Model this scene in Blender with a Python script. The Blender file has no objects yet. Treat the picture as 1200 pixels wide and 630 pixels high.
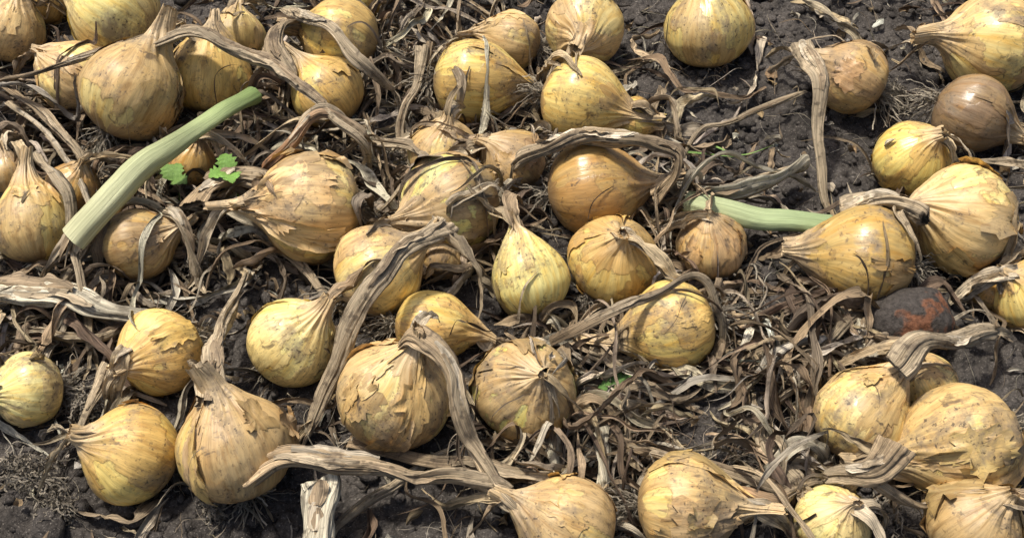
import bpy, numpy as np, math, bmesh
from mathutils import Vector, Matrix
rng = np.random.default_rng(11)
scene = bpy.context.scene

# ------------------------------------------------------------------ camera
TH = math.radians(48.0); FPX = 1400.0
CAM = np.array([0.0, -0.624, 0.693])
RIGHT = np.array([1.0, 0, 0]); FWD = np.array([0, math.cos(TH), -math.sin(TH)]); UP = np.array([0, math.sin(TH), math.cos(TH)])
cd = bpy.data.cameras.new("camera"); cam = bpy.data.objects.new("camera", cd)
scene.collection.objects.link(cam); scene.camera = cam
cam.location = CAM; cam.rotation_euler = (math.radians(90) - TH, 0, 0)
cd.sensor_width = 36; cd.lens = 36 * FPX / 1200; cd.clip_start = 0.01; cd.clip_end = 500

def W(u, v, z):
    """world position of the survey point (u,v) at height z above the soil"""
    r = FWD + (u - 600) / FPX * RIGHT - (v - 315) / FPX * UP
    t = (z - CAM[2]) / r[2]
    return CAM + r * t, t

# ------------------------------------------------------------------ noise
def _h(ix, iy, iz, seed):
    n = (ix * 374761393 + iy * 668265263 + iz * 1442695041 + seed * 974634777) & 0xffffffff
    n = ((n ^ (n >> 13)) * 1274126177) & 0xffffffff
    n = n ^ (n >> 16)
    n = (n * 2246822519) & 0xffffffff
    n = n ^ (n >> 15)
    return (n & 0xffffff) / float(0xffffff)
def vn(P, seed=0):
    P = np.asarray(P, float); i = np.floor(P).astype(np.int64); f = P - i
    f = f * f * f * (f * (f * 6 - 15) + 10)
    x, y, z = i[..., 0], i[..., 1], i[..., 2]; fx, fy, fz = f[..., 0], f[..., 1], f[..., 2]
    def L(a, b, t): return a + (b - a) * t
    c = L(L(L(_h(x, y, z, seed), _h(x+1, y, z, seed), fx), L(_h(x, y+1, z, seed), _h(x+1, y+1, z, seed), fx), fy),
          L(L(_h(x, y, z+1, seed), _h(x+1, y, z+1, seed), fx), L(_h(x, y+1, z+1, seed), _h(x+1, y+1, z+1, seed), fx), fy), fz)
    return c * 2 - 1
def fbm(P, o=3, seed=0):
    P = np.asarray(P, float); s = 0; a = 1; t = 0
    for k in range(o):
        s = s + a * vn(P * (2.03 ** k) + k * 7.3, seed + k); t += a; a *= .5
    return s / t
def v3(a,b,c,seed=0):
    a,b,c=np.broadcast_arrays(a,b,c); return vn(np.stack([a,b,c],-1),seed)
def sstep(x, a, b):
    t = np.clip((x - a) / (b - a), 0, 1); return t * t * (3 - 2 * t)
def nrm(v): return v / (np.linalg.norm(v, axis=-1, keepdims=True) + 1e-12)
def catmull(pts, n):
    pts = np.asarray(pts, float)
    p = np.vstack([2 * pts[0] - pts[1], pts, 2 * pts[-1] - pts[-2]])
    m = len(pts) - 1; t = np.linspace(0, m - 1e-6, max(n * 4, 200)); i = t.astype(int); f = (t - i)[:, None]
    a, b, c, d = p[i], p[i+1], p[i+2], p[i+3]
    q = .5 * ((2*b) + (-a+c)*f + (2*a-5*b+4*c-d)*f**2 + (-a+3*b-3*c+d)*f**3)
    l = np.concatenate([[0], np.cumsum(np.linalg.norm(np.diff(q, axis=0), axis=1))])
    s = np.linspace(0, l[-1], n)
    return np.stack([np.interp(s, l, q[:, k]) for k in range(q.shape[1])], 1)

def ground_h(x, y, fine=False):
    P = np.stack([x, y, np.zeros_like(x)], -1)
    h = .010 * fbm(P * 5, 2, 3) + .008 * fbm(P * 19, 2, 8)
    c = fbm(P * 55, 2, 21); h = h + .008 * np.maximum(c, -.15)
    if fine:
        h = h + .0045 * np.abs(fbm(P * 130, 2, 31)) + .0022 * fbm(P * 320, 2, 41)
    return h - .002

# ------------------------------------------------------------------ mesh helper
class MB:
    def __init__(s): s.V=[];s.F=[];s.A=[];s.B=[];s.M=[];s.K=[];s.I=[];s.n=0
    def add(s, V, F, col, mer, col2=None, mask=None, mi=0):
        V=np.asarray(V,float).reshape(-1,3); n=len(V)
        col=np.broadcast_to(np.asarray(col,float),(n,3)); col2=col if col2 is None else np.broadcast_to(np.asarray(col2,float),(n,3))
        mask=np.zeros(n) if mask is None else np.broadcast_to(np.asarray(mask,float),(n,))
        s.V.append(V); s.F.append(np.asarray(F)+s.n); s.A.append(col); s.B.append(col2); s.M.append(np.asarray(mer,float).reshape(-1,3))
        s.K.append(mask); s.I.append(np.full(len(F),mi)); s.n+=n
    def build(s, name, mats, M=None, smooth=True):
        V=np.vstack(s.V); F=np.vstack(s.F)
        if M is not None:
            Mi=np.array(M.inverted()); V=V@Mi[:3,:3].T+Mi[:3,3]
        me=bpy.data.meshes.new(name)
        me.vertices.add(len(V)); me.vertices.foreach_set("co",V.astype(np.float32).ravel())
        me.loops.add(F.size); me.loops.foreach_set("vertex_index",F.astype(np.int32).ravel())
        me.polygons.add(len(F)); me.polygons.foreach_set("loop_start",(np.arange(len(F))*F.shape[1]).astype(np.int32))
        me.polygons.foreach_set("material_index",np.concatenate(s.I).astype(np.int32))
        me.polygons.foreach_set("use_smooth",np.full(len(F),smooth))
        me.update(calc_edges=True)
        for nm,arr in (("col",s.A),("col2",s.B)):
            a=me.attributes.new(nm,'FLOAT_COLOR','POINT'); c=np.ones((len(V),4),np.float32); c[:,:3]=np.vstack(arr); a.data.foreach_set("color",c.ravel())
        a=me.attributes.new("mer",'FLOAT_VECTOR','POINT'); a.data.foreach_set("vector",np.vstack(s.M).astype(np.float32).ravel())
        a=me.attributes.new("mask",'FLOAT','POINT'); a.data.foreach_set("value",np.concatenate(s.K).astype(np.float32))
        for m in mats: me.materials.append(m)
        ob=bpy.data.objects.new(name,me); scene.collection.objects.link(ob)
        if M is not None: ob.matrix_world=M
        return ob
def gridF(n, m, wrap=False):
    i=np.arange(n-1)[:,None]; j=np.arange(m if wrap else m-1)[None,:]; j2=(j+1)%m
    return np.stack([i*m+j, i*m+j2, (i+1)*m+j2, (i+1)*m+j],-1).reshape(-1,4)

# ------------------------------------------------------------------ materials
class NT:
    def __init__(s,name):
        s.m=bpy.data.materials.new(name); s.m.use_nodes=True; s.t=s.m.node_tree; s.t.nodes.clear()
    def n(s,ty,ins={},**kw):
        x=s.t.nodes.new(ty)
        for k,v in kw.items(): setattr(x,k,v)
        for k,v in ins.items():
            if hasattr(v,'is_output') : s.t.links.new(v,x.inputs[k])
            else: x.inputs[k].default_value=v
        return x
    def attr(s,nm): return s.n('ShaderNodeAttribute',attribute_name=nm)
    def math(s,op,a,b=0.0,c=None,clamp=False):
        d={0:a,1:b}
        if c is not None: d[2]=c
        return s.n('ShaderNodeMath',d,operation=op,use_clamp=clamp).outputs[0]
    def vmul(s,v,k): return s.n('ShaderNodeVectorMath',{0:v,1:k},operation='MULTIPLY').outputs[0]
    def vadd(s,v,k): return s.n('ShaderNodeVectorMath',{0:v,1:k},operation='ADD').outputs[0]
    def noise(s,v,sc,det=4,rough=.55,dist=0): return s.n('ShaderNodeTexNoise',{'Vector':v,'Scale':sc,'Detail':det,'Roughness':rough,'Distortion':dist}).outputs[0]
    def mr(s,v,a,b,c=0.,d=1.): return s.n('ShaderNodeMapRange',{0:v,1:a,2:b,3:c,4:d}).outputs[0]
    def mix(s,f,a,b,bt='MIX'):
        x=s.t.nodes.new('ShaderNodeMix'); x.data_type='RGBA'; x.blend_type=bt
        for k,v in ((0,f),(6,a),(7,b)):
            if hasattr(v,'is_output'): s.t.links.new(v,x.inputs[k])
            else: x.inputs[k].default_value=v
        return x.outputs[2]
    def scale(s,c,f): return s.n('ShaderNodeVectorMath',{0:c,'Scale':f},operation='SCALE').outputs[0]
    def out(s,sh): s.t.links.new(sh,s.n('ShaderNodeOutputMaterial').inputs[0]); return s.m

def onion_mat():
    t=NT("onion_skin"); mer=t.attr('mer').outputs['Vector']; A=t.attr('col').outputs['Color']; B=t.attr('col2').outputs['Color']; K=t.attr('mask').outputs['Fac']
    oc=t.n('ShaderNodeTexCoord').outputs['Object']; rnd=t.n('ShaderNodeObjectInfo').outputs['Random']
    off=t.math('MULTIPLY',rnd,57.0); offv=t.n('ShaderNodeCombineXYZ',{0:off,1:off,2:off}).outputs[0]
    P=t.vadd(oc,offv); Q=t.vadd(mer,offv)
    fine=t.noise(P,160,3,.65)
    mk=t.math('ADD',K,t.math('MULTIPLY',t.math('SUBTRACT',fine,.5),.6))
    peel=t.mr(mk,-.03,.03)               # 1 = papery outer skin
    vq=t.vmul(Q,(7,7,1.0)); v1=t.noise(vq,1.7,4,.62,.15)
    vline=t.mr(t.math('ABSOLUTE',t.math('SUBTRACT',t.noise(vq,2.3,1,.5,.3),.5)),0,.016,1,0)
    patch=t.noise(P,34,3,.62,.6)
    streak=t.noise(t.vmul(Q,(2.6,2.6,.6)),2.0,3,.65,.3)
    outer=t.mix(t.mr(patch,.35,.7),A,t.mix(1.,A,(1.14,1.05,.88,1),'MULTIPLY'))
    outer=t.mix(t.mr(streak,.50,.68,0,.7),outer,t.mix(1.,A,(.62,.48,.32,1),'MULTIPLY'))
    inner=t.mix(t.mr(streak,.44,.70),B,t.mix(1.,B,(.94,.76,.48,1),'MULTIPLY'))
    c=t.mix(peel,inner,outer)
    c=t.scale(c,t.mr(v1,.3,.7,.74,1.2))
    c=t.mix(t.math('MULTIPLY',vline,t.mr(peel,0,1,.18,.5)),c,(.16,.10,.05,1))
    d=t.noise(P,25,5,.76,.3); dm=t.mr(d,.51,.65,0,.78)      # adhering soil dust
    c=t.mix(dm,c,(.18,.14,.095,1))
    d2=t.mr(t.noise(P,85,3,.7,.8),.57,.66,0,.75); c=t.mix(t.math('MULTIPLY',d2,t.mr(patch,.40,.58)),c,(.08,.056,.035,1))
    sp=t.mr(t.noise(P,330,2,.6),.60,.68,0,.8); sp=t.math('MULTIPLY',sp,t.mr(d,.42,.57))
    c=t.mix(sp,c,(.05,.036,.024,1))
    edge=t.math('MULTIPLY',t.mr(t.math('ABSOLUTE',mk),0.0,.06,1,0),.5)
    c=t.mix(edge,c,(.20,.125,.055,1))
    h=t.math('ADD',t.math('MULTIPLY',v1,.8),t.math('MULTIPLY',fine,.3)); h=t.math('ADD',h,t.math('MULTIPLY',peel,.35))
    b=t.n('ShaderNodeBump',{'Height':h,'Strength':.42,'Distance':.001})
    ro=t.mr(t.math('ADD',t.math('MULTIPLY',peel,.5),dm),0,1.1,.30,.72)
    p=t.n('ShaderNodeBsdfPrincipled',{'Base Color':c,'Roughness':ro,'Normal':b.outputs[0]}); p.inputs['Specular IOR Level'].default_value=.5
    return t.out(p.outputs[0])
def fibre_mat(name="dry_leaf_fibre",rough=.75,dirt=True,con=1.0):
    t=NT(name); mer=t.attr('mer').outputs['Vector']; A=t.attr('col').outputs['Color']
    g=t.n('ShaderNodeNewGeometry').outputs['Position']
    s1=t.noise(t.vmul(mer,(5,5,1.1)),1.5,3,.65,.15); s2=t.noise(t.vmul(mer,(17,17,1.6)),1.5,1,.6)
    c=t.scale(A,t.mr(s1,.32,.68,1-.48*con,1+.35*con)); c=t.scale(c,t.mr(s2,.3,.7,1-.3*con,1+.22*con))
    if dirt:
        d=t.noise(g,45,4,.7); c=t.mix(t.mr(d,.52,.67,0,.68),c,(.118,.088,.062,1))
        c=t.mix(t.mr(t.noise(g,170,1,.6),.61,.69,0,.55),c,(.062,.045,.032,1))
    h=t.math('ADD',s1,t.math('MULTIPLY',s2,.7))
    b=t.n('ShaderNodeBump',{'Height':h,'Strength':.9*con,'Distance':.0018})
    p=t.n('ShaderNodeBsdfPrincipled',{'Base Color':c,'Roughness':rough,'Normal':b.outputs[0]}); p.inputs['Specular IOR Level'].default_value=.3
    return t.out(p.outputs[0])
def soil_mat():
    t=NT("soil"); g=t.n('ShaderNodeNewGeometry').outputs['Position']
    n1=t.noise(g,22,4,.7); n2=t.noise(g,400,3,.7)
    c=t.mix(t.mr(n1,.35,.7),(.040,.035,.031,1),(.092,.081,.072,1)); c=t.scale(c,t.mr(n2,.3,.7,.5,1.55))
    gr=t.mr(t.noise(g,800,1),.66,.74,0,.7); c=t.mix(gr,c,(.30,.27,.23,1))
    b=t.n('ShaderNodeBump',{'Height':t.noise(g,160,5,.75),'Strength':.9,'Distance':.004})
    p=t.n('ShaderNodeBsdfPrincipled',{'Base Color':c,'Roughness':.9,'Normal':b.outputs[0]}); p.inputs['Specular IOR Level'].default_value=.2
    return t.out(p.outputs[0])
M_ON=onion_mat(); M_FB=fibre_mat(); M_SO=soil_mat(); M_GR=fibre_mat("green_stalk_skin",.5,False,.55)

# ------------------------------------------------------------------ strips and tubes
def ribbons(mb, P, width, fold, twist, col, nc=5, crinkle=.25, mi=0):
    K,N,_=P.shape
    T=np.gradient(P,axis=1); T=nrm(T)
    Z=np.array([0.03,0.05,1.0]); S=nrm(np.cross(T,Z)); Nn=nrm(np.cross(S,T))
    ct=np.cos(twist)[...,None]; st=np.sin(twist)[...,None]
    S2=S*ct+Nn*st; N2=-S*st+Nn*ct
    x=np.linspace(-1,1,nc)
    L=np.concatenate([np.zeros((K,1)),np.cumsum(np.linalg.norm(np.diff(P,axis=1),axis=2),axis=1)],1)
    r=rng.uniform(0,50,(K,1,1))
    X=np.broadcast_to(x[None,None,:],(K,N,nc)); Lx=L[...,None]+0*X
    cr=v3(X*1.9+r, r*1.3, Lx*75,5)+.6*v3(X*1.2+r, r*1.9, Lx*220,15)
    hw=(width/2)[...,None]
    off=(fold[:,None,None]*np.abs(X)+crinkle*cr)*hw
    edge=1+.35*v3(np.sign(X)*3+r,r,Lx*110,9)*(np.abs(X)>.9)
    V=P[:,:,None,:]+S2[:,:,None,:]*(X*hw*edge)[...,None]*(1-.3*np.clip(fold,0,1))[:,None,None,None]+N2[:,:,None,:]*off[...,None]
    mer=np.stack([X*.7+r,0*X+r*.7,Lx*14],-1)
    F=(gridF(N,nc)[None]+(np.arange(K)*N*nc)[:,None,None]).reshape(-1,4)
    cv=1+.25*v3(r,r*2+0*X,Lx*35,33)
    c=(col[:,None,None,:]*cv[...,None]).reshape(-1,3)
    mb.add(V.reshape(-1,3),F,c,mer.reshape(-1,3),mi=mi)
def tube(mb, pts, r0, r1, col, n=110, nc=40, flat=.6, rid=.2, colE=None, wob=.0015, mi=0, taper=True):
    p=catmull(pts,n); s=np.linspace(0,1,n)
    seed=rng.uniform(0,99)
    L=np.concatenate([[0],np.cumsum(np.linalg.norm(np.diff(p,axis=0),axis=1))])
    p=p+wob*np.stack([v3(L*32+seed+k*9,0,0,k) for k in range(3)],1)*(np.sin(s*np.pi)[:,None]+1e-6)**.5
    T=nrm(np.gradient(p,axis=0)); a=nrm(np.cross(T[0],[.1,.2,1.])); Sx=[]
    for k in range(n):
        a=a-T[k]*np.dot(a,T[k]); a=a/np.linalg.norm(a); Sx.append(a)
    S=np.array(Sx); Nn=np.cross(S,T)
    tw=(rng.uniform(-1,1)*2.0*s if wob>.001 and taper else 0*s)[:,None]+.6*v3(L*20+seed,1,0,8)[:,None]*(rid>.1)
    S,Nn=S*np.cos(tw)+Nn*np.sin(tw),-S*np.sin(tw)+Nn*np.cos(tw)
    th=np.linspace(0,2*np.pi,nc,endpoint=False); R=(r0+(r1-r0)*s)
    R=R*(1+(.25 if rid>.1 else .05)*v3(L*28+seed,0,0,4))
    if taper: R=R*np.clip((1-s)*14+.25,0,1)**.5
    C,Sn=np.cos(th)[None,:]+0*s[:,None],np.sin(th)[None,:]+0*s[:,None]; Lg=np.broadcast_to(L[:,None],C.shape)
    rr=R[:,None]*(1+rid*1.3*v3(C*1.8+seed,Sn*1.8,Lg*16,2)+rid*.9*v3(C*5+seed,Sn*5,Lg*14,3)+rid*.6*v3(C*11+seed,Sn*11,Lg*18,4)+rid*.3*v3(C*3+seed,Sn*3,Lg*150,5))
    fl=np.clip(flat*(1+.35*v3(L*25+seed,0,3,6)),.3,1)
    V=p[:,None,:]+S[:,None,:]*(rr*np.cos(th)[None])[...,None]+Nn[:,None,:]*(rr*np.sin(th)[None]*fl[:,None])[...,None]
    mer=np.stack([C*1.5+seed,Sn*1.5,Lg*12],-1)
    col=np.asarray(col,float); cc=col if colE is None else col+(np.asarray(colE)-col)*s[:,None]
    cc=np.broadcast_to(cc,(n,3))*(1+.2*v3(L*30+seed,5,0,7))[:,None]; cc=np.repeat(cc,nc,0)
    mb.add(V.reshape(-1,3),gridF(n,nc,True),cc,mer.reshape(-1,3),mi=mi)
    if not taper:      # closed cut end
        e=V[-1]; c0=e.mean(0); Vc=np.concatenate([e,c0+(e-c0)*.6-T[-1]*r1*.25,c0+(e-c0)*.05-T[-1]*r1*.35])
        mb.add(Vc,gridF(3,nc,True),np.array(colE)*1.3,np.concatenate([mer[-1]]*3),mi=mi)
    return p

# ------------------------------------------------------------------ onion placement list
TYP={'tan':((.55,.385,.19),(.70,.54,.235)),'gold':((.60,.40,.145),(.73,.55,.195)),'pale':((.66,.53,.25),(.77,.66,.29)),
 'brown':((.40,.27,.135),(.52,.36,.16)),'orange':((.46,.275,.10),(.55,.35,.125)),'purple':((.25,.17,.105),(.31,.21,.12)),'green':((.50,.35,.18),(.70,.64,.26))}
# u,v,w,neck angle,toward,type,elong,neckL,papery,lift(cm)
ON=[(10,35,84,60,20,'tan',1,.6,.5,0),(45,4,62,90,0,'gold',1,.6,.3,0),(138,18,108,150,10,'pale',1,.6,.3,1),
(152,112,118,62,0,'tan',1.1,1.0,.6,1.6),(88,92,86,140,20,'tan',1,.5,.7,.3),(245,92,95,80,15,'gold',1.15,.8,.5,.4),
(402,45,96,165,0,'gold',1,.8,.2,.6),(385,110,88,130,10,'gold',1,1.0,.2,0),(550,95,98,-5,0,'gold',1.25,1.2,.2,0),
(603,48,70,165,0,'tan',1.1,1,.4,0),(685,35,94,250,60,'tan',1,.5,.3,0),(830,35,102,95,25,'tan',1,.6,.35,0),
(678,118,102,-14,10,'gold',1.1,1.1,.1,0),(1000,92,86,150,0,'brown',1.05,.9,.5,0),(1165,52,120,170,10,'tan',1,.8,.5,.3),
(1135,133,92,-35,0,'purple',1.1,.9,.1,0),(1068,187,90,60,55,'gold',1,.5,.3,0),(1130,257,122,170,20,'tan',1,.9,.8,1.2),
(1016,303,122,170,0,'brown',1.15,.5,.5,.4),(520,180,84,80,40,'tan',1,.5,.4,0),(530,238,120,200,35,'green',1,.6,.4,.4),
(366,242,128,178,18,'tan',1.0,1.2,.9,.4),(622,332,90,106,0,'pale',1.3,1,.1,0),(718,305,106,80,60,'gold',.95,.5,.5,0),
(835,290,82,100,40,'brown',1,.5,.5,0),(690,222,112,8,5,'orange',1.15,1.2,0,.3),(600,192,80,140,30,'brown',1,.6,.8,0),
(792,380,104,198,0,'gold',1.2,1.3,.2,0),(440,318,108,32,10,'tan',1.05,.9,.3,.6),(342,402,108,45,25,'pale',1,.7,.3,0),
(500,382,86,-5,0,'gold',1.3,.7,.1,0),(187,412,104,200,50,'gold',.9,.4,.3,0),(33,457,88,180,45,'pale',.9,.4,.1,0),
(155,532,118,150,35,'gold',.95,.6,.4,0),(275,527,136,102,15,'tan',1,.8,1,.3),(460,465,134,60,30,'tan',1,.8,.9,.3),
(613,457,118,60,62,'green',.95,.4,.55,0),(668,618,118,152,10,'tan',1.1,.9,.5,0),(800,592,122,2,12,'tan',1.05,1.1,.8,.2),
(975,612,88,70,50,'pale',1,.5,.4,0),(1005,492,112,50,5,'tan',1.15,1.1,.4,.2),(1080,450,78,120,30,'tan',1,.6,.3,0),
(1132,517,138,196,0,'tan',1.15,1.3,.8,.3),(1158,338,54,60,40,'orange',1,.5,.2,0),(1204,345,84,140,30,'gold',1,.5,.3,0),
(1140,614,110,60,40,'tan',1,.6,1,0),(40,268,92,100,0,'tan',1.25,1,.5,.3),(160,287,86,18,10,'brown',1.05,.9,.5,0),
(85,222,64,60,30,'orange',1,.6,.4,0),(222,190,60,60,30,'orange',1,.6,.3,0),(1188,-8,92,120,20,'gold',1,.6,.3,0),
(8,205,50,90,20,'brown',1.1,.7,.4,0),(516,302,56,60,20,'brown',1,.5,.5,0),(278,45,66,90,10,'tan',1,.7,.5,0),
(742,140,52,-20,20,'gold',1,.6,.2,0),(440,-8,66,90,20,'gold',1,.6,.3,0)]
CEN=[];RAD=[];AX=[]
for (u,v,w,an,b,ty,e,nl,pp,lf) in ON:
    R=.04
    for _ in range(5):
        z=R*.8+lf*.01; p,t=W(u,v,z); R=w/2/FPX*t
    a=math.radians(an); bb=math.radians(b)
    ax=math.cos(bb)*(math.cos(a)*RIGHT+math.sin(a)*UP)-math.sin(bb)*FWD
    if ax[2]<-.15: ax[2]=-.15
    CEN.append(p);RAD.append(R);AX.append(ax/np.linalg.norm(ax))
CEN=np.array(CEN);RAD=np.array(RAD)

def settle(P, drape):
    """leaf paths either drape over the bulbs or slip underneath them"""
    P=P.copy()
    for it in range(3):
        for c,R in zip(CEN,RAD):
            dl=np.linalg.norm(P[...,:2]-c[:2],axis=-1); Rr=R*1.05
            ins=(dl<Rr); hh=np.sqrt(np.maximum(Rr**2-dl**2,0))
            up=ins&drape[:,None]; P[...,2]=np.where(up,np.maximum(P[...,2],c[2]+hh+.001),P[...,2])
            dn=ins&(~drape[:,None])&(P[...,2]<c[2]+hh); P[...,2]=np.where(dn,np.minimum(P[...,2],c[2]-hh),P[...,2])
        if it<2:
            for _ in range(2): P[:,1:-1]=(P[:,:-2]+2*P[:,1:-1]+P[:,2:])/4
    return P
PAL=np.array([(.52,.415,.275),(.38,.285,.18),(.66,.56,.41),(.22,.155,.10),(.46,.385,.28),(.30,.215,.13),(.57,.44,.275),(.15,.105,.07),(.46,.345,.21),(.25,.19,.13),(.60,.53,.42)])
PALS=np.array([(.54,.43,.28),(.44,.325,.20),(.64,.53,.37),(.58,.45,.27),(.48,.365,.22)])

# ------------------------------------------------------------------ onions
PZ=np.array([-.86,-.855,-.80,-.6,-.24,.05,.35,.6,.78,.92,1.06,1.25,1.5,1.8]); PR=np.array([.01,.13,.36,.73,.955,1,.94,.78,.6,.43,.31,.225,.18,.15])
STK={3,7,6,25,13,17,28,34,35,40,46,47,27,38,42}
def make_onion(k):
    (u,v,w,an,b,ty,e,nl,pp,lf)=ON[k]; R=RAD[k]; ax=Vector(AX[k])
    M=Matrix.Translation(Vector(CEN[k]))@Vector((0,0,1)).rotation_difference(ax).to_matrix().to_4x4()@Matrix.Rotation(rng.uniform(0,6.28),4,'Z')
    A0,B0=[np.array(c) for c in TYP[ty]]
    j=rng.normal(1,.07)*np.array([1,1+abs(rng.normal(0,.02)),1-abs(rng.normal(0,.06))]); A0=A0*j; B0=B0*j
    z=PZ.copy(); z=np.where(z>0,z*e,z); z=np.where(PZ>1.06,1.06*e+(PZ-1.06)*nl,z)
    r=np.where(PZ>1.3,PR*rng.uniform(.8,1.15),PR)
    nlat,nlon=84,112
    pr=catmull(np.stack([z,r],1),nlat); zz=pr[:,0][:,None]; rr=np.maximum(pr[:,1],.005)[:,None]
    lon=np.linspace(0,2*np.pi,nlon,endpoint=False)[None,:]; C=np.cos(lon)+0*zz; S=np.sin(lon)+0*zz; Zg=zz+0*lon
    sd=k*3.17; tw=rng.uniform(-.8,.8)
    lo2=lon+tw*sstep(Zg,.6,1.8*e)*1.5; C2,S2=np.cos(lo2),np.sin(lo2)
    neck=sstep(Zg,.62*e,1.2*e)
    r3=rr*(1+.06*v3(C*rr*1.1+sd,S*rr*1.1,Zg*1.1,1))
    rid=v3(C2*3.2+sd,S2*3.2,Zg*.7,2)*.6+v3(C2*9+sd,S2*9,Zg*1.2,3)*.5
    r3=r3*(1+(.010+.012*pp+.34*neck)*rid)
    cr=fbm(np.stack([C*rr*4+sd,S*rr*4,Zg*2.6],-1),3,12)
    r3=r3*(1+(.002+.018*pp)*(1-2*np.abs(cr)))
    bias=(pp-.42)*.5+.02; mask=fbm(np.stack([C*1.5+sd,S*1.5,Zg*.9+sd],-1),3,17)+bias+neck*.6+sstep(-Zg,.55,.8)*.35
    r3=r3+.008*sstep(mask,-.06,.06)+.006*sstep(np.abs(mask-.02),.09,0)*pp
    fl=1-.5*sstep(Zg,.95*e,1.4*e)
    X=C*r3; Y=S*r3*fl; Zc=Zg+.0*X
    bd=rng.uniform(-.35,.35,2); dd=np.maximum(Zg-.85*e,0); X=X+bd[0]*dd**2; Y=Y+bd[1]*dd**2
    Zc=Zc+.03*v3(C*2+sd,S*2,Zg*3,6)*neck*2
    P=np.stack([X,Y,Zc],-1)*R
    Mn=np.array(M); Pw=P@Mn[:3,:3].T+Mn[:3,3]
    # limp neck: sags with gravity when it has no big stalk
    if k not in STK: Pw[...,2]-=.22*R*dd**1.5
    mer=np.stack([C2,S2,Zg],-1)
    dry=np.array((.54,.415,.245)); nk=sstep(Zg,.8*e,1.25*e)[...,None]
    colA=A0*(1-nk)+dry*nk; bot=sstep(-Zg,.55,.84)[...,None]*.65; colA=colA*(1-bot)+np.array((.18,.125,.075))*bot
    mb=MB()
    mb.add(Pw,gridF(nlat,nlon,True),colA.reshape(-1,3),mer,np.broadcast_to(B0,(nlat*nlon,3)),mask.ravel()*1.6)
    du=np.roll(Pw,-1,1)-np.roll(Pw,1,1); dv=np.gradient(Pw,axis=0); N_=nrm(np.cross(du,dv))
    nf=int(1+pp*11)
    for f in range(nf):
        i0=rng.uniform(.2,.68)*nlat; j0=rng.uniform(0,nlon); si=rng.uniform(.06,.26)*nlat; sj=rng.uniform(.02,.09)*nlon; na,nr=44,9
        a=np.linspace(0,2*np.pi,na,endpoint=False)[None,:]; rho=np.linspace(.03,1,nr)[:,None]; q=rng.uniform(0,99)
        out=1+.5*v3(np.cos(a)*1.6+q,np.sin(a)*1.6,0,1)+.3*v3(np.cos(a)*6+q,np.sin(a)*6,0,2)+.15*v3(np.cos(a)*14+q,np.sin(a)*14,0,3)
        ii=np.clip(i0+si*rho*out*np.sin(a),2,nlat-3); jj=(j0+sj*rho*out*np.cos(a))%nlon
        ia=ii.astype(int); ja=jj.astype(int)%nlon; fi=(ii-ia)[...,None]; fj=(jj-np.floor(jj))[...,None]; jb=(ja+1)%nlon
        def bl(G): return (G[ia,ja]*(1-fj)+G[ia,jb]*fj)*(1-fi)+(G[ia+1,ja]*(1-fj)+G[ia+1,jb]*fj)*fi
        pp_=bl(Pw); nn=bl(N_); rh=rho+0*a; lift=rng.uniform(.01,.13)*(.4+pp)
        lf_=.010+lift*rh**3*np.clip(.15+v3(np.cos(a)*1.3+q+rh*.4,np.sin(a)*1.3,0,3),0,1)+.006*v3(rh*4*np.cos(a)+q,rh*4*np.sin(a),0,4)
        V=pp_+nn*(lf_*R)[...,None]
        fc=A0*rng.choice([.72,.9,1.06,1.2])*np.array([1,rng.uniform(.96,1.03),rng.uniform(.85,1.1)])
        mb.add(V,gridF(nr,na,True),np.clip(fc,0,.72),bl(mer),None,1.0)
    # roots
    nr_=70; base=CEN[k]+np.array(M.to_3x3()@Vector((0,0,-.84*R))); dr=nrm(-np.array(ax)[None]*.9+rng.normal(0,.6,(nr_,3))); ln=rng.uniform(.008,.036,nr_)
    s=np.linspace(0,1,9)[None,:,None]; Pr=base+rng.normal(0,.06*R,(nr_,1,3))+dr[:,None,:]*s*ln[:,None,None]+np.cumsum(rng.normal(0,.0010,(nr_,9,3)),1)
    Pr[...,2]-=(s[...,0]**2)*ln[:,None]*.5; Pr[...,2]=np.maximum(Pr[...,2],.004+rng.uniform(0,.006,(nr_,1)))
    ribbons(mb,Pr,np.full((nr_,9),.0010),np.zeros(nr_),rng.uniform(0,3,(nr_,1))+np.zeros((nr_,9)),np.tile((.62,.54,.41),(nr_,1))*rng.uniform(.5,1.2,(nr_,1)),nc=2,mi=1)
    # withered leaves collapsing from the neck
    nlv=rng.integers(1,4) if k in STK else rng.integers(2,6); tip0=Pw[-16].mean(0); d0=nrm(Pw[-1].mean(0)-tip0)
    N=30; s=np.linspace(0,1,N); Lv=rng.uniform(.03,.10,nlv)
    PP=np.zeros((nlv,N,3)); outw=nrm(np.array([tip0[0]-CEN[k][0],tip0[1]-CEN[k][1],0.])+1e-9)
    for q in range(nlv):
        side=rng.normal(0,.5,3)+outw*.6; side[2]*=.3; p=tip0.copy(); d=d0.copy()
        for i in range(N):
            PP[q,i]=p; d=nrm(d+side*.1+np.array([0,0,-.15])*(1 if p[2]>.006 else 0)+rng.normal(0,.09,3)); p=p+d*Lv[q]/N
            p[2]=max(p[2],.004)
    PP=settle(PP,np.ones(nlv,bool)); PP[:,0]=tip0
    wd=rng.uniform(.006,.014,(nlv,1))*np.clip(1.2-s,.2,1)[None]
    ribbons(mb,PP,wd,rng.uniform(.2,.9,nlv),rng.uniform(-.7,.7,(nlv,1))+rng.uniform(-2,2,(nlv,1))*s[None],PALS[rng.integers(0,len(PALS),nlv)],nc=9,crinkle=.6,mi=1)
    return mb.build("onion",[M_ON,M_FB],M)
ONI=[make_onion(k) for k in range(len(ON))]

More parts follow.
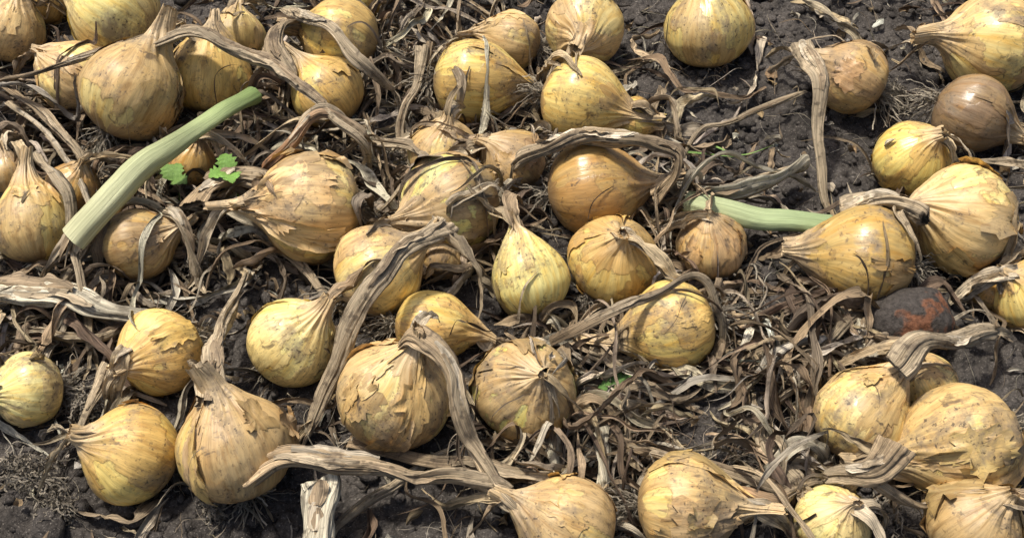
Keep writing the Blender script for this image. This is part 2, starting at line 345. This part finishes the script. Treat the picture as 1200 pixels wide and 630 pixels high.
# ------------------------------------------------------------------ individual stalks  (pts (u,v,z cm), r0,r1 px, colour, onion)
T1=(.57,.455,.30);T2=(.52,.38,.225);T3=(.70,.63,.47);T4=(.37,.27,.165)
ST=[([(172,72,6),(190,48,8.5),(225,42,9),(275,60,8),(330,85,7),(375,122,6.5),(420,160,6),(432,190,3)],12,6,T1,3),
([(350,35,4),(328,30,6),(318,52,6),(332,78,5.5),(345,92,5)],10,9,T2,7),
([(335,12,5),(385,35,7.5),(418,72,7),(462,106,4)],9,4,T1,6),
([(765,225,4),(793,205,6),(795,178,7.5),(765,166,8),(715,164,8),(660,168,7.5),(615,182,5),(596,200,3)],14,9,T2,25),
([(938,52,5),(957,90,6.5),(958,140,5),(960,190,3),(972,248,1)],11,4,T1,13),
([(945,107,2),(870,135,1.5),(820,153,1.5),(800,188,1)],3,3,T1,None),
([(795,212,2.5),(850,226,3),(900,213,3.2),(948,188,3.5)],9,12,T3,None),
([(985,246,5),(1018,232,6.5),(1055,236,7),(1085,258,7)],11,13,T1,17),
([(-20,335,2),(60,347,2.8),(120,362,2.6),(195,380,1.8)],18,11,T3,None),
([(522,262,6),(485,285,8),(440,325,8),(412,375,6),(388,440,3),(360,508,1)],14,8,T1,28),
([(243,474,7),(250,430,6),(262,375,3.5),(290,320,1.5)],14,7,T1,34),
([(470,405,7),(490,392,8.5),(518,415,8.5),(540,470,7),(555,520,5),(585,570,4),(610,600,4)],13,14,T2,35),
([(296,548,4),(335,537,5),(400,545,4.5),(470,556,3.5),(540,556,4),(600,575,4)],17,11,T2,None),
([(410,518,1),(480,535,2),(560,545,2.5),(640,558,2.5),(735,578,1)],9,7,T4,None),
([(1052,432,7),(1072,404,7.5),(1110,404,6),(1170,388,4)],12,8,T1,40),
([(1006,362,2),(972,400,3),(950,440,2.5),(905,480,2),(893,520,2),(940,570,2)],7,8,T1,None),
([(1012,372,1.5),(1024,428,3)],11,14,T3,None),
([(885,452,1),(888,500,2),(905,535,2.5),(938,568,3)],5,9,T1,None),
([(376,562,4),(373,600,3.5),(369,660,3)],17,17,T3,None),
([(45,182,5),(72,215,6),(85,280,4),(98,350,2.5),(106,415,1)],7,5,T1,46),
([(8,100,4),(60,140,4),(98,190,3.5),(112,225,2)],7,4,T4,None),
([(200,246,4),(215,260,4.5),(226,300,2.5),(232,325,1)],10,5,T1,47),
([(704,500,1.5),(708,570,1.5)],9,9,T3,None),([(648,498,1.5),(655,560,1.5)],8,7,T3,None),
([(715,512,2),(790,540,2.5),(850,555,3),(930,578,3)],7,7,T2,None),
([(690,412,1.5),(740,425,1),(770,455,1),(832,490,.6)],8,3,T1,27),
([(312,194,3),(345,165,5),(382,133,6.5),(428,165,4)],10,9,(.56,.30,.15),None),
([(645,400,2),(700,372,5.5),(770,338,6),(815,325,6.5),(848,365,4),(850,415,1)],5,4,T4,None),
([(128,428,1.5),(105,480,1.5),(72,525,1)],8,4,T1,None),
([(850,578,4),(905,588,3.5),(935,574,3)],12,9,(.54,.30,.14),38),
([(285,268,1),(330,290,1.5),(380,340,1.5),(398,360,1)],7,4,T4,None),
([(760,428,1),(800,400,.8),(870,430,.8),(935,380,1)],5,4,T1,None),
([(1050,520,7),(1010,552,5),(965,560,3)],15,9,T2,42),
([(525,530,1),(470,560,1),(400,612,1.5),(385,640,1)],6,4,T1,None),
([(0,95,6),(60,78,7.5),(120,60,8),(180,40,8.5)],5,4,T4,None),
([(10,120,3),(60,165,4),(110,260,2.5),(75,330,2)],5,3,T1,None),
([(440,165,3),(500,185,4),(470,225,3),(440,250,2)],6,4,T1,None),
([(1130,560,3),(1080,590,3),(1020,560,5),(990,575,3)],6,6,T2,None),
([(225,240,4),(265,205,4),(310,210,4)],14,16,T2,None),
([(0,370,1),(50,385,1.5),(110,400,1.5),(150,380,1)],6,4,T1,None),
([(560,300,1),(540,330,2),(520,350,2),(480,345,1)],6,4,T1,None),
([(870,340,1),(930,350,1.5),(940,400,1.5),(985,440,1)],5,4,T4,None),
([(660,405,2),(665,470,2.5),(700,505,1)],9,4,T2,None),
([(495,55,4),(482,110,3),(470,160,1.5),(488,205,1)],6,4,T1,None),
([(520,58,5),(540,100,6),(530,150,2)],5,3,T4,None),
([(505,50,4),(500,100,2),(515,160,1)],5,3,T2,None)]
for pts,a,b,c,oi in ST:
    P=[];
    for (u,v,z) in pts: p,t=W(u,v,z*.01); P.append(p)
    k=t/FPX; mb=MB(); j=rng.normal(1,.06)
    pth=tube(mb,P,a*k,b*k,np.array(c)*j,rid=.34,colE=np.array(c if c is T3 else T1)*rng.uniform(.8,1.1),wob=.0028,flat=.55)
    nl=3 if b<12 else 0
    if nl:
        N=20; s=np.linspace(0,1,N); PP=np.zeros((nl,N,3))
        for q in range(nl):
            p=pth[-6].copy(); d=nrm(pth[-1]-pth[-8]); L=rng.uniform(.015,.05)
            for i in range(N):
                PP[q,i]=p; d=nrm(d+rng.normal(0,.14,3)+np.array([0,0,-.05])); p=p+d*L/N; p[2]=max(p[2],.004)
        ribbons(mb,PP,b*k*1.5*np.clip(1.1-s,.1,1)[None]*np.ones((nl,1)),np.full(nl,.6),rng.uniform(-2,2,(nl,1))*(1+s[None]),PALS[rng.integers(0,5,nl)],nc=9,crinkle=.5)
    for q in range(3):      # papery leaf sheaths partly wrapped on the stalk
        i0=rng.integers(0,50); i1=min(109,i0+rng.integers(30,60)); seg=pth[i0:i1]; m=len(seg); ss=np.linspace(0,1,m)
        ph=rng.uniform(-1.0,1.0)+rng.uniform(-1.2,1.2)*ss
        PP=seg+np.stack([0*ss,-np.sin(ph)*.45*a*k,(.35+.45*np.cos(ph))*a*k],1)
        ribbons(mb,PP[None],(a*k*rng.uniform(.7,1.5)*np.sin(np.pi*np.clip(ss,.06,.96))**.4)[None],np.array([-.6]),ph[None]*.8,np.array([PAL[rng.integers(0,3)]]),nc=9,crinkle=.35)
    o=mb.build("stalk" if oi is not None else "dried_onion_stalk",[M_FB])
    if oi is not None:
        o.parent=ONI[oi]; o.matrix_parent_inverse=ONI[oi].matrix_world.inverted()
GS=[([(86,280,4.5),(120,243,6),(165,197,6.5),(215,160,6.5),(262,130,6),(297,112,5)],18,12,(.56,.55,.33),(.20,.29,.10)),
    ([(805,236,3.2),(850,248,3.6),(910,258,3.6),(975,264,3.2)],15,18,(.40,.44,.24),(.28,.37,.18))]
for pts,a,b,c,ce in GS:
    P=[]
    for (u,v,z) in pts: p,t=W(u,v,z*.01); P.append(p)
    mb=MB(); pth=tube(mb,P,a*t/FPX,b*t/FPX,c,n=80,rid=.05,colE=ce,wob=.0012,flat=.85,taper=False)
    for q in range(5):   # frayed dry base
        N=14; s=np.linspace(0,1,N); p=pth[0]+(pth[4]-pth[0])*.3+rng.normal(0,.003,3); d=nrm(pth[0]-pth[6])+rng.normal(0,.35,3); PP=np.array([p+d*x*.02+np.array([0,0,-.012*x*x]) for x in s])[None]
        ribbons(mb,PP,(.009*np.clip(1.1-s,.2,1))[None],np.array([.5]),(s*rng.uniform(-2,2))[None],np.array([PAL[rng.integers(0,3)]]),nc=7,crinkle=.5)
    mb.build("green_onion_stalk",[M_GR])

# ------------------------------------------------------------------ ground
def axis_lines(a,b,st):
    core=np.arange(a,b+st,st); g=st*1.25**np.arange(1,60); g=np.cumsum(g); g=g[g<150]
    return np.concatenate([a-g[::-1],core,core[-1]+g])
xs=axis_lines(-.56,.56,.0017); ys=axis_lines(-.27,.42,.0017)
X,Y=np.meshgrid(xs,ys); H=ground_h(X,Y,True)
for c,R in zip(CEN,RAD):
    d=np.hypot(X-c[0],Y-c[1]); H-=.004*np.exp(-(d/(R*.7))**2)
mb=MB(); V=np.stack([X,Y,H],-1); mb.add(V,gridF(len(ys),len(xs)),(.07,.06,.05),V)
mb.build("ground",[M_SO])

bm=bmesh.new(); bmesh.ops.create_icosphere(bm,subdivisions=2,radius=1); iv=np.array([v.co[:] for v in bm.verts]); ifc=np.array([[v.index for v in f.verts] for f in bm.faces]); bm.free()
K=8500; sz=.0013*np.exp(rng.normal(0,.72,K))+.0007; sz=np.minimum(sz,.011)
cx=rng.uniform(-.58,.58,K); cy=rng.uniform(-.28,.44,K)
ang=rng.uniform(0,6.28,K); q=rng.uniform(0,500,K)
Vc=iv[None]*(1+.45*fbm(iv[None]*1.5+q[:,None,None],2,3))[...,None]*np.stack([sz*rng.uniform(.8,1.4,K),sz*rng.uniform(.8,1.3,K),sz*rng.uniform(.6,1,K)],-1)[:,None]
ca,sa=np.cos(ang)[:,None],np.sin(ang)[:,None]
Vc=np.stack([Vc[...,0]*ca-Vc[...,1]*sa,Vc[...,0]*sa+Vc[...,1]*ca,Vc[...,2]],-1)+np.stack([cx,cy,ground_h(cx,cy)+sz*.5],-1)[:,None]
mb=MB(); mb.add(Vc,(ifc[None]+(np.arange(K)*len(iv))[:,None,None]).reshape(-1,3),(.07,.06,.05),Vc); mb.build("soil_clods",[M_SO])

# ------------------------------------------------------------------ withered leaf litter
CLR=[(890,60,95),(900,150,68),(1040,30,70),(760,25,55),(1080,120,50),(20,600,60),(100,610,50),(330,620,55),(440,620,50),(820,490,62),(790,560,35),(1010,160,45),(960,340,30),(1100,410,35),(240,470,28),(380,470,24),(560,440,22),(640,25,28),(760,110,35),(1190,210,40),(700,560,30),(880,620,40),(540,600,40),(60,430,30),(290,30,25),(900,300,35),(640,80,20),(720,460,20)]
CL=[(W(u,v,0)[0],r*W(u,v,0)[1]/FPX) for u,v,r in CLR]
TG=[(500,110,45),(430,60,40),(160,210,60),(60,150,50),(600,190,50),(440,210,60),(260,280,70),(120,350,60),(560,280,40),(860,400,70),(680,450,60),(620,530,70),(760,520,50),(900,560,40),(780,260,40),(1000,400,40),(60,390,50),(300,130,50),(480,30,40),(940,450,50)]
TGW=[(W(u,v,0)[0],r*W(u,v,0)[1]/FPX) for u,v,r in TG]
def clear(x,y):
    m=np.zeros_like(x)
    for c,r in CL: m=np.maximum(m,np.exp(-((x-c[0])**2+((y-c[1])*.75)**2)/(r*r*1.2)))
    return m
def litter(name,K,L0,L1,w0,w1,N,dr,zlo,zhi,clr=.95,nc=5,pal=PAL,tangle=0.,crinkle=.5,bend=.5):
    x=rng.uniform(-.75,.75,K*3); y=rng.uniform(-.4,.62,K*3)
    nt_=int(K*tangle); ti=rng.integers(0,len(TGW),nt_)
    x[:nt_]=[TGW[i][0][0]+rng.normal(0,TGW[i][1]*.8) for i in ti]; y[:nt_]=[TGW[i][0][1]+rng.normal(0,TGW[i][1]*.8) for i in ti]
    boost=np.ones(K*3); boost[:nt_]=1.6
    keep=rng.uniform(0,1,K*3)>clear(x,y)*clr; x=x[keep][:K]; y=y[keep][:K]; boost=boost[keep][:K]; K=len(x)
    kink=rng.normal(0,.8,(K,N))*(rng.uniform(0,1,(K,N))<.10)
    th=rng.uniform(0,6.28,K)[:,None]+np.cumsum(rng.normal(0,.09,(K,N))+kink,1)+rng.normal(0,bend,(K,1))*np.linspace(0,1,N)[None]
    L=(L0*(L1/L0)**rng.uniform(0,1,K))[:,None]
    px=x[:,None]+np.cumsum(np.cos(th),1)*L/N; py=y[:,None]+np.cumsum(np.sin(th),1)*L/N
    s=np.linspace(0,1,N)[None]
    px-=px.mean(1,keepdims=True)-x[:,None]; py-=py.mean(1,keepdims=True)-y[:,None]
    hb=rng.uniform(zlo,zhi,(K,1))*boost[:,None]; arch=np.sin(np.pi*s)*rng.uniform(0,1,(K,1))**2*L*.16
    pz=ground_h(px,py)+.003+hb*(.3+.7*np.sin(np.pi*s*rng.uniform(.5,1.5,(K,1)))**2)+arch+.003*v3(px*60,py*60,hb*900,3)+hb*.6*v3(px*25,py*25,hb*700,4)
    P=settle(np.stack([px,py,pz],-1),rng.uniform(0,1,K)<dr)
    wd=(w0*(w1/w0)**rng.uniform(0,1,K)**1.3)[:,None]*np.clip(np.minimum(s*6+.3,(1-s)*4+.12),0,1)*(1+.35*v3(s*7+hb*999,hb,0,5))
    tw=rng.uniform(-.9,.9,(K,1))+rng.normal(0,2.0,(K,1))*s+.8*v3(s*5+hb*777,1,hb,6)
    col=pal[rng.integers(0,len(pal),K)]*rng.normal(1,.16,(K,1))*rng.normal(1,.02,(K,3))
    mb=MB(); ribbons(mb,P,wd,rng.uniform(0,1.4,K),tw,np.clip(col,.03,.75),nc=nc,crinkle=crinkle); return mb.build(name,[M_FB])
litter("withered_onion_leaves",2100,.05,.18,.0026,.0105,36,.035,.0,.018,nc=7,tangle=.42)
litter("withered_leaf_shreds",3100,.015,.08,.0008,.0035,16,.03,.0,.014,clr=.75,nc=3,tangle=.35)
litter("dry_root_hairs",3000,.02,.07,.0004,.0010,14,.02,.0,.014,clr=.4,nc=2,pal=np.array([(.54,.46,.34),(.22,.17,.12),(.62,.55,.43)]),tangle=.4,bend=1.5)
litter("onion_skin_fragments",1700,.004,.018,.003,.011,6,.02,.0,.006,clr=.4,nc=5,pal=np.array([(.64,.55,.40),(.50,.35,.18),(.68,.62,.50),(.38,.27,.15)]))
# pale hairy root clumps
RT=[(45,560,34),(20,545,26),(70,590,24),(505,78,26),(590,215,26),(690,350,20),(885,585,20),(1040,600,26),(450,185,26),(230,300,22),(840,330,18),(620,520,24),(1020,90,16),(95,470,18),(250,590,14),(1050,105,14)]
PR_=[];
for u,v,r in RT:
    c,t=W(u,v,.012); rr_=r*t/FPX; n=90; d=nrm(rng.normal(0,1,(n,3))*[1,1,.5]+[0,0,.15]); L=rng.uniform(.4,1.3,n)*rr_
    s=np.linspace(0,1,14)[None,:,None]; q=c+rng.normal(0,rr_*.22,(n,1,3))*[1,1,.4]+d[:,None]*s*L[:,None,None]+np.cumsum(rng.normal(0,.0011,(n,14,3)),1); q[...,2]=np.maximum(q[...,2]-s[...,0]**2*.01,ground_h(q[...,0],q[...,1])+.002); PR_.append(q)
PR_=np.concatenate(PR_); n=len(PR_); mb=MB(); ribbons(mb,PR_,np.full((n,14),.0010),np.zeros(n),rng.uniform(0,3,(n,1))+np.zeros((n,14)),np.tile((.62,.54,.42),(n,1))*rng.uniform(.4,1.15,(n,1)),nc=2); mb.build("onion_root_clumps",[M_FB])

# ------------------------------------------------------------------ stone, weeds
p,t=W(1066,378,.022); bm=bmesh.new(); bmesh.ops.create_icosphere(bm,subdivisions=5,radius=1); iv=np.array([v.co[:] for v in bm.verts]); ifc=np.array([[v.index for v in f.verts] for f in bm.faces]); bm.free()
Vs=iv*(1+.16*fbm(iv*1.3+4,2,3)+.03*fbm(iv*6,3,5))[:,None]; Vs=np.sign(Vs)*np.abs(Vs)**.85*np.array([.031,.024,.024]); Vs=Vs+p
t=NT("dark_stone"); g=t.n('ShaderNodeNewGeometry').outputs['Position']; n1=t.noise(g,38,3,.6); c=t.mix(t.mr(n1,.56,.62,0,.8),(.05,.043,.038,1),(.17,.07,.035,1))
c=t.scale(c,t.mr(t.noise(g,300,4,.7),.3,.7,.5,1.6)); b=t.n('ShaderNodeBump',{'Height':t.noise(g,220,4,.7),'Strength':.8,'Distance':.002})
sp_=t.n('ShaderNodeBsdfPrincipled',{'Base Color':c,'Roughness':.8,'Normal':b.outputs[0]}); sp_.inputs['Specular IOR Level'].default_value=.2
M_ST=t.out(sp_.outputs[0])
mb=MB(); mb.add(Vs,ifc,(.05,.04,.04),Vs); mb.build("stone",[M_ST])
def leafcl(name,u,v,z,size,n,col):
    p,_=W(u,v,z); mb=MB()
    for q in range(n):
        a=rng.uniform(0,6.28) if n>1 else 1.2; nn=16; m=9; s=np.linspace(0,1,nn)[:,None]; x=np.linspace(-1,1,m)[None]
        wd=(np.sin(np.pi*s**.8)**.7)*.42*(1+.22*np.cos(s*26))
        Lx=s*size; Ly=x*wd*size; Lz=size*(.35*np.sin(s*2)+.15*np.abs(x)*wd+.03*np.sin(s*30)*np.abs(x))
        Vv=np.stack([Lx*np.cos(a)-Ly*np.sin(a)+0*Lz,Lx*np.sin(a)+Ly*np.cos(a)+0*Lz,Lz+0*Lx],-1)+p
        mb.add(Vv,gridF(nn,m),np.array(col)*rng.uniform(.8,1.2),np.stack([x+0*s,0*x+0*s,s*3+0*x],-1))
    # little stem down to the soil
    st=catmull([[p[0],p[1],-.004],[p[0]+.002,p[1],p[2]*.5],list(p)],8)[None]
    ribbons(mb,st,np.full((1,8),.002),np.array([.5]),np.zeros((1,8)),np.array([col]),nc=3,crinkle=.05)
    mb.build(name,[M_GR])
leafcl("weed_seedling",270,203,.042,.018,3,(.16,.30,.06))
leafcl("weed_seedling",726,460,.014,.016,3,(.10,.20,.05))
leafcl("weed_seedling",203,212,.025,.016,3,(.14,.24,.06))
def blade(pts,w,col):
    P=catmull([W(u,v,z*.01)[0] for u,v,z in pts],30)[None]; s=np.linspace(0,1,30)
    mb=MB(); ribbons(mb,P,w*np.clip((1-s)*2,.1,1)[None],np.array([.4]),(s*.8)[None],np.array([col]),nc=5,crinkle=.05); mb.build("grass_blade",[M_GR])
blade([(800,178,1),(845,183,1.8),(885,186,1)],.0035,(.18,.30,.08))
blade([(838,172,1),(870,182,1.6),(912,168,1)],.0025,(.18,.30,.08))

# ------------------------------------------------------------------ field continues outside the picture
cnt=0; pos=[(c[0],c[1]) for c in CEN]; tries=0
while cnt<70 and tries<6000:
    tries+=1; x=rng.uniform(-1.1,1.1); y=rng.uniform(-.75,1.2)
    d=np.array([x,y,.04])-CAM; zc=d@FWD; uu=600+FPX*(d@RIGHT)/max(zc,.01); vv=315-FPX*(d@UP)/max(zc,.01)
    if zc>.2 and -110<uu<1310 and -90<vv<740: continue
    if min((x-a)**2+(y-b)**2 for a,b in pos)<.075**2: continue
    k=rng.integers(0,len(ON)); src=ONI[k]; o=bpy.data.objects.new("onion",src.data); scene.collection.objects.link(o)
    M=src.matrix_world.copy(); M.translation=Vector((0,0,0)); o.matrix_world=Matrix.Translation((x,y,RAD[k]*.8))@Matrix.Rotation(rng.uniform(0,6.28),4,'Z')@M
    pos.append((x,y)); cnt+=1

# ------------------------------------------------------------------ light
to=Vector((-.30,.20,.90)).normalized()
w=bpy.data.worlds.new("World"); scene.world=w; w.use_nodes=True; nt=w.node_tree; bg=nt.nodes['Background']
sk=nt.nodes.new('ShaderNodeTexSky'); sk.sky_type='NISHITA'; sk.sun_disc=False; sk.sun_elevation=math.asin(to.z); sk.sun_rotation=math.atan2(to.x,to.y); sk.dust_density=5.0
nt.links.new(sk.outputs[0],bg.inputs[0]); bg.inputs[1].default_value=.135
sl=bpy.data.lights.new("sun",'SUN'); sl.energy=4.6; sl.angle=math.radians(6); sl.color=(1,.945,.85)
so=bpy.data.objects.new("sun",sl); scene.collection.objects.link(so); so.rotation_euler=to.to_track_quat('Z','Y').to_euler()
scene.view_settings.view_transform='Standard'; scene.view_settings.look='None'; scene.view_settings.exposure=0
